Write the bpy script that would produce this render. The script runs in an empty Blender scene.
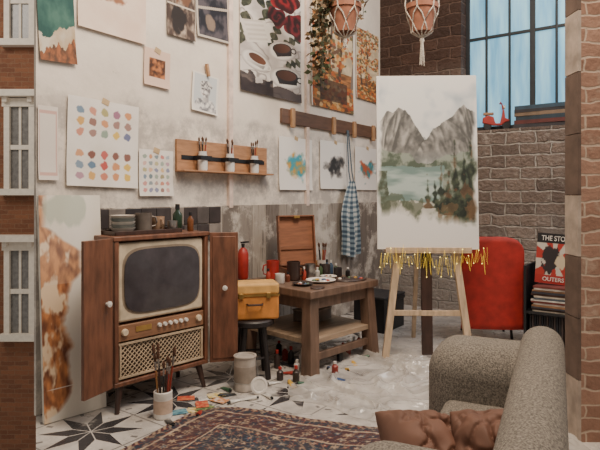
import bpy, math, random
from mathutils import Vector, Matrix, Euler, noise
R=random.Random(7)
H=1.2; F=550.0
AL=math.radians(54.0); AR=math.radians(-36.0)
C=Vector((.902,6.2,0))
dL=Vector((math.cos(AL),math.sin(AL),0)); nL=Vector((math.sin(AL),-math.cos(AL),0))
dR=Vector((math.cos(AR),math.sin(AR),0)); nR=Vector((math.sin(AR),-math.cos(AR),0))
def fl(px,py,z=0.):
    Y=F*(H-z)/(py-195.); return Vector(((px-300.)/F*Y,Y,z))
def zat(py,Y): return H-(py-195.)/F*Y
def ray(px,py,n,d):
    rx=(px-300.)/F; t=(n.dot(C)+d)/(n.x*rx+n.y); return Vector((rx*t,t,H-(py-195.)/F*t))
def WL(px,py,d=0.): return ray(px,py,nL,d)
def WR(px,py,d=0.): return ray(px,py,nR,d)
# ---------- materials
def lin(c):
    o=[]
    for x in c[:3]:
        x=max(0.,min(1.,x/255.)); o.append(x/12.92 if x<=.04045 else ((x+.055)/1.055)**2.4)
    return tuple(o)+(1.,)
MATS={}
def nt(name):
    m=bpy.data.materials.new(name); m.use_nodes=True; t=m.node_tree; b=t.nodes['Principled BSDF']; return m,t,b
def N(t,k,**kw):
    n=t.nodes.new(k)
    for a,v in kw.items(): setattr(n,a,v)
    return n
def mixc(t,fac,a,b,mode='MIX'):
    n=N(t,'ShaderNodeMix',data_type='RGBA',blend_type=mode)
    for s,v in ((0,fac),(6,a),(7,b)):
        if hasattr(v,'is_output'): t.links.new(v,n.inputs[s])
        else: n.inputs[s].default_value=v
    return n.outputs[2]
def math_(t,op,a,b=None):
    n=N(t,'ShaderNodeMath',operation=op)
    for s,v in ((0,a),(1,b)):
        if v is None: continue
        if hasattr(v,'is_output'): t.links.new(v,n.inputs[s])
        else: n.inputs[s].default_value=v
    return n.outputs[0]
def ramp(t,src,p0,p1,q0=0.,q1=1.):
    n=N(t,'ShaderNodeMapRange'); t.links.new(src,n.inputs[0]); n.inputs[1].default_value=p0; n.inputs[2].default_value=p1; n.inputs[3].default_value=q0; n.inputs[4].default_value=q1; return n.outputs[0]
def coords(t,scale=(1,1,1),rot=(0,0,0)):
    tc=N(t,'ShaderNodeTexCoord'); mp=N(t,'ShaderNodeMapping'); mp.inputs['Scale'].default_value=scale; mp.inputs['Rotation'].default_value=rot
    t.links.new(tc.outputs['Object'],mp.inputs[0]); return mp.outputs[0]
def nz(t,vec,scale,detail=4,rough=.55):
    n=N(t,'ShaderNodeTexNoise'); t.links.new(vec,n.inputs['Vector']); n.inputs['Scale'].default_value=scale; n.inputs['Detail'].default_value=detail; n.inputs['Roughness'].default_value=rough; return n.outputs[0]
def bumpit(t,b,h,st,dist=.01):
    n=N(t,'ShaderNodeBump'); n.inputs['Strength'].default_value=st; n.inputs['Distance'].default_value=dist
    t.links.new(h,n.inputs['Height']); t.links.new(n.outputs[0],b.inputs['Normal'])
def sc(c,k): return tuple(x*k for x in c)
def M(name,col,rough=.6,metal=0.,var=.12,scale=12,bump=.15,kind='plain',emit=0.):
    if name in MATS: return MATS[name]
    m,t,b=nt(name)
    if kind=='wood': v=coords(t,(3,3,.6))
    else: v=coords(t)
    if kind=='woodx': v=coords(t,(.6,4,4))
    a=nz(t,v,scale)
    f=ramp(t,a,.3,.7)
    col_out=mixc(t,f,lin(sc(col,1-var)),lin(sc(col,1+var)))
    t.links.new(col_out,b.inputs['Base Color'])
    b.inputs['Roughness'].default_value=rough; b.inputs['Metallic'].default_value=metal
    if kind=='fabric':
        h=nz(t,v,380,2); bumpit(t,b,h,.7,.006)
        s=nz(t,v,160,2); c2=mixc(t,ramp(t,s,.35,.65),lin(sc(col,.74)),lin(sc(col,1.18))); t.links.new(c2,b.inputs['Base Color'])
    elif bump>0: bumpit(t,b,nz(t,v,scale*3),bump,.004)
    if emit>0:
        t.links.new(col_out,b.inputs['Emission Color']); b.inputs['Emission Strength'].default_value=emit
    MATS[name]=m; return m
def painted(rough=.75):
    if 'painted' in MATS: return MATS['painted']
    m,t,b=nt('painted_colour'); a=N(t,'ShaderNodeAttribute',attribute_name='col')
    g=nz(t,coords(t),250,2); c=mixc(t,.12,a.outputs[0],g,'OVERLAY')
    t.links.new(c,b.inputs['Base Color']); b.inputs['Roughness'].default_value=rough; MATS['painted']=m; return m
def brick(name,c1,c2,mort,bw=.25,rh=.105,white=None,dark=None,bmp=1.):
    m,t,b=nt(name); tc=N(t,'ShaderNodeTexCoord'); s=N(t,'ShaderNodeSeparateXYZ'); t.links.new(tc.outputs['Object'],s.inputs[0])
    cb=N(t,'ShaderNodeCombineXYZ'); t.links.new(math_(t,'ADD',s.outputs[0],s.outputs[1]),cb.inputs[0]); t.links.new(s.outputs[2],cb.inputs[1])
    wv=N(t,'ShaderNodeVectorMath',operation='SCALE')
    ad=N(t,'ShaderNodeVectorMath',operation='ADD'); nn=N(t,'ShaderNodeTexNoise'); nn.inputs['Scale'].default_value=9; t.links.new(tc.outputs['Object'],nn.inputs['Vector'])
    t.links.new(nn.outputs['Color'],wv.inputs[0]); wv.inputs['Scale'].default_value=.05; t.links.new(cb.outputs[0],ad.inputs[0]); t.links.new(wv.outputs[0],ad.inputs[1])
    k=N(t,'ShaderNodeTexBrick'); t.links.new(ad.outputs[0],k.inputs['Vector'])
    k.inputs['Color1'].default_value=lin(c1); k.inputs['Color2'].default_value=lin(c2); k.inputs['Mortar'].default_value=lin(mort)
    k.inputs['Scale'].default_value=1; k.inputs['Brick Width'].default_value=bw; k.inputs['Row Height'].default_value=rh; k.inputs['Mortar Size'].default_value=rh*.1; k.inputs['Mortar Smooth'].default_value=.6
    col=mixc(t,.65 if bmp>.5 else .3,k.outputs[0],nz(t,tc.outputs['Object'],16,7,.7),'OVERLAY')
    col=mixc(t,ramp(t,nz(t,tc.outputs['Object'],7,6,.7),.55,.75),col,lin(mort))
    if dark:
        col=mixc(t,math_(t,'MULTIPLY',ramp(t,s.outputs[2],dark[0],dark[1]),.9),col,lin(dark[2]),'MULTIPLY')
    if white:
        h=math_(t,'ADD',s.outputs[2],math_(t,'MULTIPLY',nz(t,tc.outputs['Object'],3,5),1.2))
        col=mixc(t,ramp(t,h,white[0],white[1]),mixc(t,.35,lin(white[2]),col),col)
    t.links.new(col,b.inputs['Base Color']); b.inputs['Roughness'].default_value=.85
    bumpit(t,b,math_(t,'ADD',math_(t,'MULTIPLY',k.outputs['Fac'],-1.),math_(t,'MULTIPLY',nz(t,tc.outputs['Object'],30,6),.9)),bmp,.03)
    return m
# ---------- mesh builder
COL=bpy.context.scene.collection
class MB:
    def __init__(s): s.v=[];s.f=[];s.m=[]
    def add(s,vs,fs,mi=0,mat=None):
        o=len(s.v)
        for p in vs:
            p=Vector(p); s.v.append(mat@p if mat else p)
        for q in fs: s.f.append([o+i for i in q]); s.m.append(mi)
        return s
    def box(s,c,d,mi=0,rot=(0,0,0)):
        m=Matrix.Translation(c)@Euler(rot).to_matrix().to_4x4(); x,y,z=[k/2 for k in d]
        vs=[(-x,-y,-z),(x,-y,-z),(x,y,-z),(-x,y,-z),(-x,-y,z),(x,-y,z),(x,y,z),(-x,y,z)]
        return s.add(vs,[(0,3,2,1),(4,5,6,7),(0,1,5,4),(1,2,6,5),(2,3,7,6),(3,0,4,7)],mi,m)
    def lathe(s,prof,seg=24,o=(0,0,0),mi=0,mat=None,sx=1,sy=1):
        vs=[];fs=[];n=len(prof)
        for r,z in prof:
            for i in range(seg):
                a=2*math.pi*i/seg; vs.append((r*math.cos(a)*sx+o[0],r*math.sin(a)*sy+o[1],z+o[2]))
        for j in range(n-1):
            for i in range(seg):
                k=(i+1)%seg; fs.append((j*seg+i,j*seg+k,(j+1)*seg+k,(j+1)*seg+i))
        if prof[0][0]>1e-4: fs.append(tuple(reversed(range(seg))))
        if prof[-1][0]>1e-4: fs.append(tuple((n-1)*seg+i for i in range(seg)))
        return s.add(vs,fs,mi,mat)
    def tube(s,pts,r,seg=8,mi=0,closed=False):
        pts=[Vector(p) for p in pts]; n=len(pts); vs=[];fs=[]
        for i,p in enumerate(pts):
            if closed: d=pts[(i+1)%n]-pts[i-1]
            else: d=pts[min(i+1,n-1)]-pts[max(i-1,0)]
            d.normalize(); up=Vector((0,0,1)) if abs(d.z)<.9 else Vector((1,0,0))
            a=d.cross(up).normalized(); b=d.cross(a); rr=r[i] if isinstance(r,(list,tuple)) else r
            for k in range(seg):
                t=2*math.pi*k/seg+(math.pi/4 if seg==4 else 0); vs.append(p+a*math.cos(t)*rr+b*math.sin(t)*rr)
        for i in range(n if closed else n-1):
            j=(i+1)%n
            for k in range(seg):
                l=(k+1)%seg; fs.append((i*seg+k,i*seg+l,j*seg+l,j*seg+k))
        if not closed: fs.append(tuple(reversed(range(seg)))); fs.append(tuple((n-1)*seg+k for k in range(seg)))
        return s.add(vs,fs,mi)
    def prism(s,pts,y0,y1,mi=0,mat=None):
        n=len(pts); vs=[(x,y0,z) for x,z in pts]+[(x,y1,z) for x,z in pts]
        fs=[tuple(range(n)),tuple(reversed(range(n,2*n)))]+[(i+n,(i+1)%n+n,(i+1)%n,i) for i in range(n)]
        return s.add(vs,fs,mi,mat)
    def dome(s,cx,cz,w,h,y0,bulge,ex=4,rings=8,seg=48,mi=0):
        vs=[(cx,y0-bulge,cz)];fs=[]
        for j in range(1,rings+1):
            q=j/rings
            for i in range(seg):
                a=2*math.pi*i/seg; ca,sa=math.cos(a),math.sin(a)
                rr=(abs(ca)**ex+abs(sa)**ex)**(-1/ex)
                vs.append((cx+w/2*q*rr*ca,y0-bulge*(1-q*q),cz+h/2*q*rr*sa))
        for i in range(seg): fs.append((0,1+i,1+(i+1)%seg))
        for j in range(rings-1):
            for i in range(seg):
                k=(i+1)%seg; a=1+j*seg; b=a+seg; fs.append((a+i,b+i,b+k,a+k))
        return s.add(vs,fs,mi)
    def build(s,name,mats,parent=None,loc=(0,0,0),rot=0.,bevel=0.,seg=2,sub=0,**props):
        me=bpy.data.meshes.new(name); me.from_pydata([tuple(p) for p in s.v],[],s.f)
        if not isinstance(mats,(list,tuple)): mats=[mats]
        for m in mats: me.materials.append(m)
        for p,mi in zip(me.polygons,s.m): p.material_index=mi; p.use_smooth=True
        me.update()
        import bmesh
        bm=bmesh.new(); bm.from_mesh(me); bmesh.ops.recalc_face_normals(bm,faces=bm.faces); bm.to_mesh(me); bm.free()
        me.set_sharp_from_angle(angle=math.radians(38))
        ob=bpy.data.objects.new(name,me); COL.objects.link(ob); ob.location=loc
        ob.rotation_euler=rot if isinstance(rot,(tuple,list)) else (0,0,rot)
        if parent: ob.parent=parent
        if bevel>0:
            b=ob.modifiers.new('bevel','BEVEL'); b.width=bevel; b.segments=seg; b.limit_method='ANGLE'; b.angle_limit=math.radians(40)
        if sub: 
            u=ob.modifiers.new('sub','SUBSURF'); u.levels=sub; u.render_levels=sub
        for k,v in props.items(): ob[k]=v
        return ob
def thing(name,label,cat,loc,rot=0.,group=None):
    e=bpy.data.objects.new(name,None); e.empty_display_size=.1; COL.objects.link(e); e.location=loc
    e.rotation_euler=rot if isinstance(rot,(tuple,list)) else (0,0,rot)
    e['label']=label; e['category']=cat
    if group: e['group']=group
    return e
def sheet(name,w,h,nx,ny,fn,parent=None,loc=(0,0,0),rot=0.,curl=0.,disp=None,flat=False,warp=None,**props):
    """flat painted surface in local XZ (or XY when flat) with per-vertex colour"""
    vs=[];cs=[];fs=[]
    for j in range(ny+1):
        for i in range(nx+1):
            u,v=i/nx,j/ny
            y=-curl*max(0,.35-v)**2*8
            if disp: y+=disp(u,v)
            x=(u-.5)*w; z=(v-.5)*h
            if warp: x,z=warp(x,z,u,v)
            vs.append((x,z,y) if flat else (x,y,z)); cs.extend(lin(fn(u,v)))
    for j in range(ny):
        for i in range(nx):
            a=j*(nx+1)+i; fs.append((a,a+1,a+nx+2,a+nx+1))
    me=bpy.data.meshes.new(name); me.from_pydata(vs,[],fs); me.materials.append(painted())
    at=me.color_attributes.new('col','FLOAT_COLOR','POINT'); at.data.foreach_set('color',cs)
    for p in me.polygons: p.use_smooth=True
    ob=bpy.data.objects.new(name,me); COL.objects.link(ob); ob.location=loc
    ob.rotation_euler=rot if isinstance(rot,(tuple,list)) else (0,0,rot)
    if parent: ob.parent=parent
    for k,v in props.items(): ob[k]=v
    return ob
# noise helpers
def fn_(x,y,s=0,o=4): 
    return noise.fractal(Vector((x,y,s*7.31)),1.0,2.0,o)
def mx(a,b,t):
    t=max(0.,min(1.,t)); return tuple(a[i]*(1-t)+b[i]*t for i in range(3))
def blob(u,v,cx,cy,rx,ry,s=0,rag=.5,soft=.25):
    d=math.hypot((u-cx)/rx,(v-cy)/ry)+rag*fn_(u*5,v*5,s)
    return max(0.,min(1.,(1-d)/soft))
def hsh(i,j,s): 
    x=math.sin(i*127.1+j*311.7+s*74.7)*43758.5453; return x-math.floor(x)
def dab(x,y,s):
    i0,j0=math.floor(x),math.floor(y); best=(9,0)
    for i in range(i0-1,i0+2):
        for j in range(j0-1,j0+2):
            d=math.hypot(x-i-hsh(i,j,s),y-j-hsh(i,j,s+1))
            if d<best[0]: best=(d,hsh(i,j,s+2))
    return best
# ================= palette
wal=M('walnut_wood',(106,69,51),.45,kind='wood',scale=10,var=.2)
waldk=M('dark_walnut',(62,44,38),.4,kind='wood',scale=10,var=.2)
ebony=M('ebonised_wood',(36,31,31),.45,kind='wood',scale=10,var=.2)
table_w=M('table_wood',(106,84,70),.5,kind='wood',scale=9,var=.18)
shelf_w=M('table_shelf_wood',(152,130,108),.5,kind='woodx',scale=9,var=.14)
pale_w=M('pale_easel_wood',(192,168,140),.6,kind='wood',scale=10)
black=M('black_lacquer',(30,30,33),.45)
cream=M('cream_plastic',(204,186,158),.5)
grillem=M('beige_brown_grille',(178,158,132),.6)
panelw=M('control_panel_wood',(136,98,72),.45,kind='woodx',scale=9)
white=M('white_ceramic',(216,210,202),.35)
steel=M('brushed_steel',(170,168,165),.3,.9)
brass=M('aged_brass',(180,146,86),.35,.8)
redp=M('red_plastic',(162,40,32),.7,bump=0)
redm=M('red_enamel',(160,46,38),.45)
screen=M('dark_screen_glass',(66,62,66),.18,bump=0)
terra=M('terracotta',(146,96,74),.85)
rope=M('cotton_rope',(200,190,176),.9,kind='fabric')
leaf=M('dry_leaf',(92,70,42),.6)
leafg=M('green_leaf',(60,68,42),.6)
tweed=M('grey_tweed',(132,124,114),.95,kind='fabric')
satin=M('brown_velvet',(108,74,58),.7,var=.12,scale=5)
orange=M('orange_leatherette',(188,122,58),.6)
orangel=M('yellow_leatherette',(206,160,94),.6)
glassm=M('bottle_green_glass',(40,60,44),.15)
tan=M('tan_tape',(190,162,122),.7)
clothes_pin=M('pin_wood',(168,130,96),.6)
# ================= SETTING
def wall_left_mat():
    m,t,b=nt('plaster_wall'); tc=N(t,'ShaderNodeTexCoord'); v=tc.outputs['Object']
    s=N(t,'ShaderNodeSeparateXYZ'); t.links.new(v,s.inputs[0])
    base=mixc(t,ramp(t,nz(t,v,2.2,8,.7),.4,.66),lin((232,221,207)),lin((216,205,192)))
    zc=math_(t,'ADD',s.outputs[2],math_(t,'MULTIPLY',nz(t,v,2.5,5),.5))
    f=math_(t,'MULTIPLY',ramp(t,zc,2.05,1.95),ramp(t,nz(t,v,4,8,.75),.42,.56))
    c=mixc(t,f,base,lin((180,171,162)))
    c=mixc(t,math_(t,'MULTIPLY',ramp(t,nz(t,v,14,6,.7),.64,.74),.6),c,lin((170,158,146)))
    t.links.new(c,b.inputs['Base Color']); b.inputs['Roughness'].default_value=.85
    bumpit(t,b,nz(t,v,18,6),.3,.01); return m
mb=MB(); Ls=3.973
mb.box((-Ls/2,.01,1.8),(Ls,.02,3.6)); mb.build('wall_left',wall_left_mat(),loc=C,rot=AL,kind='structure')
def plank_mat():
    m,t,b=nt('weathered_planks'); tc=N(t,'ShaderNodeTexCoord'); v=tc.outputs['Object']
    s=N(t,'ShaderNodeSeparateXYZ'); t.links.new(v,s.inputs[0])
    idx=math_(t,'FLOOR',math_(t,'DIVIDE',s.outputs[0],.17)); w=N(t,'ShaderNodeTexWhiteNoise',noise_dimensions='1D'); t.links.new(idx,w.inputs['W'])
    gr=nz(t,coords(t,(8,8,.6)),5,6,.7)
    c=mixc(t,w.outputs[0],lin((108,99,92)),lin((172,162,151)))
    c=mixc(t,ramp(t,gr,.52,.72),c,lin((78,68,62)))
    c=mixc(t,ramp(t,nz(t,v,3,7,.7),.50,.6),c,lin((196,187,176)))
    t.links.new(c,b.inputs['Base Color']); b.inputs['Roughness'].default_value=.8; return m
mb=MB(); n=int(Ls/.17)
for i in range(n): mb.box((-.085-.17*i,-.011,.56),(.166,.022,1.12))
mb.build('trim_1',plank_mat(),loc=C,rot=AL,bevel=.002,kind='structure')
for i,(px,c) in enumerate(((229,1),(306,1))):
    p=WL(px,100,0); mb=MB().box((0,-.013,2.35),(.045,.026,2.5)).build('trim_%d'%(i+2),M('pink_batten',(220,198,184),.7),loc=(p.x,p.y,0),rot=AL,bevel=.004,kind='structure')
sa_=(WL(88,200)-C).dot(dL); sb_=(WL(224,200)-C).dot(dL); mb=MB(); q=sa_; k=0
while q<sb_-.1:
    for r in range(2):
        mb.box((q+.06,-.027,1.055-.125*r),(.116,.012,.118),(k*7+r*3)%4 if (k*5+r)%3 else 0)
    q+=.12; k+=1
mb.build('trim_5',[M('dark_tile_a',(62,56,56),.35),M('dark_tile_b',(84,78,76),.35),M('dark_tile_c',(52,48,50),.35),M('grey_tile',(128,120,114),.4)],loc=C,rot=AL,bevel=.003,kind='structure')
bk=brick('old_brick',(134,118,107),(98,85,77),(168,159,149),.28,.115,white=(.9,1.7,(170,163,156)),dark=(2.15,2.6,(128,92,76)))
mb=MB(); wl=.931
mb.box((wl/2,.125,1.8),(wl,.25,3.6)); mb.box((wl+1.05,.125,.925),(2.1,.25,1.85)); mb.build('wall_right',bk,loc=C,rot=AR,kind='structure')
def pane_mat():
    m,t,b=nt('sky_glow_glass')
    c=mixc(t,ramp(t,nz(t,coords(t,(3,1,.4)),3,3),.35,.65),lin((92,148,178)),lin((142,190,208)))
    t.links.new(c,b.inputs['Base Color']); t.links.new(c,b.inputs['Emission Color']); b.inputs['Emission Strength'].default_value=1.05; b.inputs['Roughness'].default_value=.15; return m  # panes emit blue themselves to imitate daylight; no sky shines through
win=bpy.data.objects.new('window_1',None); COL.objects.link(win); win.location=C; win.rotation_euler=(0,0,AR); win['kind']='structure'
def sR(px): return (WR(px,100,-.17)-C).dot(dR)
z0,z1=1.85,3.6; mb=MB(); x0,x1=wl,3.03; yy=.17
mb.box(((x0+x1)/2,yy,z0+.025),(x1-x0,.06,.05)); mb.box(((x0+x1)/2,yy,z1-.025),(x1-x0,.06,.05)); mb.box((x0+.02,yy,(z0+z1)/2),(.04,.06,z1-z0)); mb.box((x1-.02,yy,(z0+z1)/2),(.04,.06,z1-z0))
bars=[(487,.022),(510,.022),(533,.05),(557,.022),(585,.022)]
for px,w in bars: mb.box((sR(px),yy,(z0+z1)/2),(w,.05,z1-z0))
zt=WR(500,36,-.17).z
mb.box(((x0+x1)/2,yy,zt),(x1-x0,.045,.03))
mb.build('window_frame',M('black_window_steel',(34,38,42),.5),parent=win,bevel=.003)
xs=[x0]+[sR(b[0]) for b in bars]+[x1]; pm=pane_mat()
for i in range(len(xs)-1):
    for a,b_ in ((z0,zt),(zt,z1)):
        MB().box(((xs[i]+xs[i+1])/2,yy,(a+b_)/2),(xs[i+1]-xs[i],.01,b_-a)).build('window_pane',pm,parent=win)
def floor_mat():
    m,t,b=nt('painted_floor'); tc=N(t,'ShaderNodeTexCoord'); v=tc.outputs['Object']; s=N(t,'ShaderNodeSeparateXYZ'); t.links.new(v,s.inputs[0])
    base=mixc(t,ramp(t,nz(t,v,3.5,8,.65),.42,.7),lin((202,195,187)),lin((146,140,135)))
    sub=N(t,'ShaderNodeVectorMath',operation='SUBTRACT'); t.links.new(v,sub.inputs[0]); sub.inputs[1].default_value=(-1.06,2.79,0)
    vr=N(t,'ShaderNodeVectorRotate',rotation_type='Z_AXIS'); t.links.new(sub.outputs[0],vr.inputs['Vector']); vr.inputs['Angle'].default_value=-AL
    q=N(t,'ShaderNodeSeparateXYZ'); t.links.new(vr.outputs[0],q.inputs[0])
    def fr(o): return math_(t,'SUBTRACT',math_(t,'FRACT',math_(t,'ADD',math_(t,'DIVIDE',o,.52),10.5)),.5)
    X,Y=fr(q.outputs[0]),fr(q.outputs[1])
    r=math_(t,'SQRT',math_(t,'ADD',math_(t,'MULTIPLY',X,X),math_(t,'MULTIPLY',Y,Y)))
    a=math_(t,'MULTIPLY',math_(t,'ARCTAN2',Y,X),8/(2*math.pi))
    k=math_(t,'MULTIPLY',math_(t,'PINGPONG',math_(t,'ADD',a,20.),.5),2.)
    th_=math.pi/8; phi=math_(t,'MULTIPLY',k,th_); R0,r0=.495,.2
    den=math_(t,'ADD',math_(t,'MULTIPLY',math_(t,'SINE',phi),R0),math_(t,'MULTIPLY',math_(t,'SINE',math_(t,'SUBTRACT',th_,phi)),r0))
    edge=math_(t,'DIVIDE',R0*r0*math.sin(th_),den)
    star=math_(t,'LESS_THAN',r,edge)
    seam=math_(t,'GREATER_THAN',math_(t,'MULTIPLY',r,math_(t,'SINE',math_(t,'SUBTRACT',th_,phi))),.006)
    star=math_(t,'MULTIPLY',star,seam)
    e2=math_(t,'MULTIPLY',math_(t,'GREATER_THAN',r,.43),math_(t,'GREATER_THAN',k,.9)); e2=math_(t,'MULTIPLY',e2,math_(t,'LESS_THAN',r,.5))
    grout=math_(t,'GREATER_THAN',math_(t,'MAXIMUM',math_(t,'ABSOLUTE',X),math_(t,'ABSOLUTE',Y)),.49)
    star=math_(t,'MAXIMUM',star,math_(t,'MULTIPLY',grout,.6)); star=math_(t,'MAXIMUM',star,math_(t,'MULTIPLY',e2,.7))
    nzz=math_(t,'MULTIPLY',nz(t,v,3,5),.5)
    reg=ramp(t,math_(t,'ADD',s.outputs[0],nzz),-.1,-.4)
    reg2=math_(t,'MULTIPLY',ramp(t,nz(t,v,4,6,.6),.62,.5),math_(t,'LESS_THAN',math_(t,'ADD',s.outputs[0],nzz),.8))
    reg=math_(t,'MAXIMUM',reg,math_(t,'MULTIPLY',reg2,math_(t,'GREATER_THAN',s.outputs[1],3.0)))
    star=math_(t,'MULTIPLY',star,reg); star=math_(t,'MULTIPLY',star,ramp(t,nz(t,v,6,6,.7),.74,.6))
    c=mixc(t,star,base,lin((60,58,60)))
    t.links.new(c,b.inputs['Base Color']); t.links.new(ramp(t,nz(t,v,5,5),.3,.7,.12,.45),b.inputs['Roughness'])
    bumpit(t,b,nz(t,v,7,6,.6),.25,.02); return m
mb=MB(); P=[(-1.434,2.987),(-.10,.21),(3.6,.21),(3.6,4.24),(.902,6.2)]
nn=len(P); mb.add([(x,y,0) for x,y in P]+[(x,y,-.12) for x,y in P],[tuple(range(nn)),tuple(reversed(range(nn,2*nn)))]+[(i,i+nn,(i+1)%nn+nn,(i+1)%nn) for i in range(nn)])
mb.build('floor',floor_mat(),kind='structure')
X0=1.349
MB().box((X0+.016+.35,2.735,1.8),(.7,.131,3.6)).build('wall_pillar',brick('orange_brick',(168,130,110),(142,106,88),(190,168,148),.16,.07,bmp=.25),kind='structure')
mb=MB()
for i in range(12): mb.box((X0+.008,2.735,.15+.3*i),(.016,.131,.296),0 if i%3 else 1)
mb.build('trim_4',[M('brown_edge',(104,86,76),.8),M('pale_edge',(176,160,146),.8)],kind='structure')
# townhouse outside
th=thing('townhouse','brown brick townhouse facade with white sash windows and cornices','building',(-5.9,12,0))
MB().box((-1,.2,0),(9,.4,16)).build('facade',brick('brown_brick',(132,86,60),(108,68,48),(126,94,72),.3,.1,bmp=.25),parent=th)
def th_x(px): return (px-300)/F*12+5.9
for yt,yb in ((-40,44),(103,192),(246,336)):
    zt_,zb=zat(yt,12),zat(yb,12)
    for k in (-1,0):
        cx=th_x(21)+k*1.7; w=.54
        wd=MB(); zc=(zt_+zb)/2; hh=zt_-zb
        for sx in (-1,1): wd.box((cx+sx*w/2,-.04,zc),(.12,.1,hh)); wd.box((cx+sx*w/2,-.08,zt_+.08),(.1,.22,.16))
        wd.box((cx,-.04,zt_),(w+.2,.12,.18)); wd.box((cx,-.12,zt_+.18),(w+.34,.34,.14)); wd.box((cx,-.08,zb),(w+.26,.24,.14)); wd.box((cx,-.03,zc),(w,.06,.1)); wd.box((cx,-.02,zc),(.05,.05,hh))
        o=wd.build('window',M('white_stone',(224,214,200),.8,bump=0,var=.04),parent=th,label='white framed sash window with cornice')
        MB().box((cx,-.005,zc),(w,.02,hh)).build('pane',M('grey_pane',(116,114,112),.25,bump=0),parent=o)
# ================= WALL ART
def print_rect(l,r,t,b,d=.012):
    m=(t+b)/2; a=WL(l,m,d); c=WL(r,m,d); cc=(a+c)/2
    w=math.hypot(c.x-a.x,c.y-a.y); zt=zat(t,cc.y); zb=zat(b,cc.y)
    return Vector((cc.x,cc.y,(zt+zb)/2)),w,zt-zb
def art(name,label,l,r,t,b,fn,cat='print',d=.012,tilt=0,tape=True,curl=.01,res=1.5,**kw):
    c,w,h=print_rect(l,r,t,b,d)
    nx=max(12,int((r-l)*res)); ny=max(12,int((b-t)*res))
    e=sheet(name,w,h,nx,ny,fn,loc=c,rot=(0,math.radians(tilt),AL),curl=curl,label=label,category=cat,**kw)
    if tape: MB().box((0,-.002,h/2-.005),(.05,.002,.035),rot=(0,.3,0)).build('tape',tan,parent=e)
    return e
def a_sea(u,v):
    n=fn_(u*3,v*4,1)
    c=mx((34,78,74),(70,112,100),.5+n)
    if v<.36+.1*n+.25*abs(u-.3): c=mx((206,196,178),(184,162,132),.5+n)
    if v<.2+.18*fn_(u*4,0,2)+.1*u: c=mx((164,98,60),(88,60,44),.5+fn_(u*9,v*9,3))
    return c
def a_beige(u,v):
    c=mx((222,196,176),(230,210,192),.5+fn_(u*3,v*3,4))
    return mx(c,(140,88,60),blob(u,v,.45,.72,.3,.3,5,.6)*.9)
def a_small(u,v):
    if min(u,1-u)<.2 or min(v,1-v)<.25: return (218,188,168)
    return mx((70,44,32),(186,116,68),.5+1.2*fn_(u*6,v*6,6))
def a_coffee(u,v):
    c=mx((70,56,50),(176,158,140),.3+1.8*fn_(u*4,v*4,7))
    c=mx(c,(38,32,32),blob(u,v,.4,.3,.4,.25,8,.5)); c=mx(c,(110,76,56),blob(u,v,.6,.72,.3,.2,9,.5)); 
    if abs(v-.5)<.015: c=(200,188,172)
    return c
def a_dark(u,v):
    if min(u,1-u)<.05 or min(v,1-v)<.035: return (190,180,168)
    if abs(v-.48-.1*(u-.5))<.02: return (180,168,154)
    c=mx((26,28,38),(84,78,84),.35+1.4*fn_(u*5,v*5,10))
    return mx(c,(150,128,108),blob(u,v,.4,.25,.18,.12,14,.4)*.8)
def a_bust(u,v):
    c=(202,206,206)
    if u<.07 or u>.93 or v<.04 or v>.96: return (232,226,216)
    n=fn_(u*9,v*9,12)
    if v<.34 and abs(u-.5)<.44-.9*max(0,v-.16): c=mx((224,220,214),(120,120,124),.35+1.4*n+.5*(u-.5))
    if abs(u-.52)<.11 and .28<v<.5: c=mx((206,202,196),(128,126,128),.3+3*(u-.5))
    d=math.hypot((u-.5)/.19,(v-.57)/.18)
    if d<1:
        c=mx((238,234,228),(120,118,120),.2+2.2*max(0,u-.46)+.8*n)
        if abs(v-.6)<.018 and abs(abs(u-.46)-.07)<.04: c=(90,86,88)
        if abs(u-.44)<.015 and .5<v<.6: c=(150,146,146)
        if abs(v-.475)<.012 and abs(u-.45)<.055: c=(120,108,106)
    if math.hypot((u-.52)/.24,(v-.71)/.12)<1 and v>.65: c=mx((214,210,204),(96,94,98),.4+2.4*fn_(u*16,v*16,15))
    return c
pal=[(186,96,68),(196,120,68),(176,64,58),(204,156,86),(130,120,76),(146,92,118),(90,118,144),(72,98,108),(200,138,126),(118,72,62),(164,154,96),(82,90,132),(214,174,74),(110,136,118)]
def a_sw(nx,ny,rad,sd,pale=0.,hdr=0,asp=1.):
    cols={(i,j):mx(pal[R.randrange(len(pal))],(235,228,220),pale+R.random()*.3) for i in range(nx) for j in range(ny)}
    def f(u,v):
        base=mx((222,214,204),(232,226,218),.5+fn_(u*3,v*3,sd))
        U=(u-.08)/.84*nx; V=(v-.06)/.86*ny; i,j=math.floor(U),math.floor(V)
        if 0<=U<nx and 0<=V<ny and not (hdr and j==ny//2):
            d=math.hypot((U-i-.5)*asp,(V-j-.5))+.12*fn_(u*20,v*20,sd)
            base=mx(base,cols[(i,j)],(rad-d)/.08)
        return base
    return f
def a_frameline(u,v):
    d=min(u,1-u,v,1-v)
    if .06<d<.1: return (206,168,156)
    return (220,210,200)
def rose(c,x,y,cx,cy,r,col,sd):
    d=math.hypot(x-cx,y-cy)/r; an=math.atan2(y-cy,x-cx); e=1+.1*math.sin(an*5+sd)+.08*math.sin(an*3+sd*2)
    if d<e:
        sp=math.sin(d*9+an*1.0+1.8*math.sin(an*2+sd)+2*fn_(x*6,y*6,sd)); return mx(sc(col,.35),sc(col,1.1),.5+.5*sp-.35*(1-d))
    return c
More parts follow.
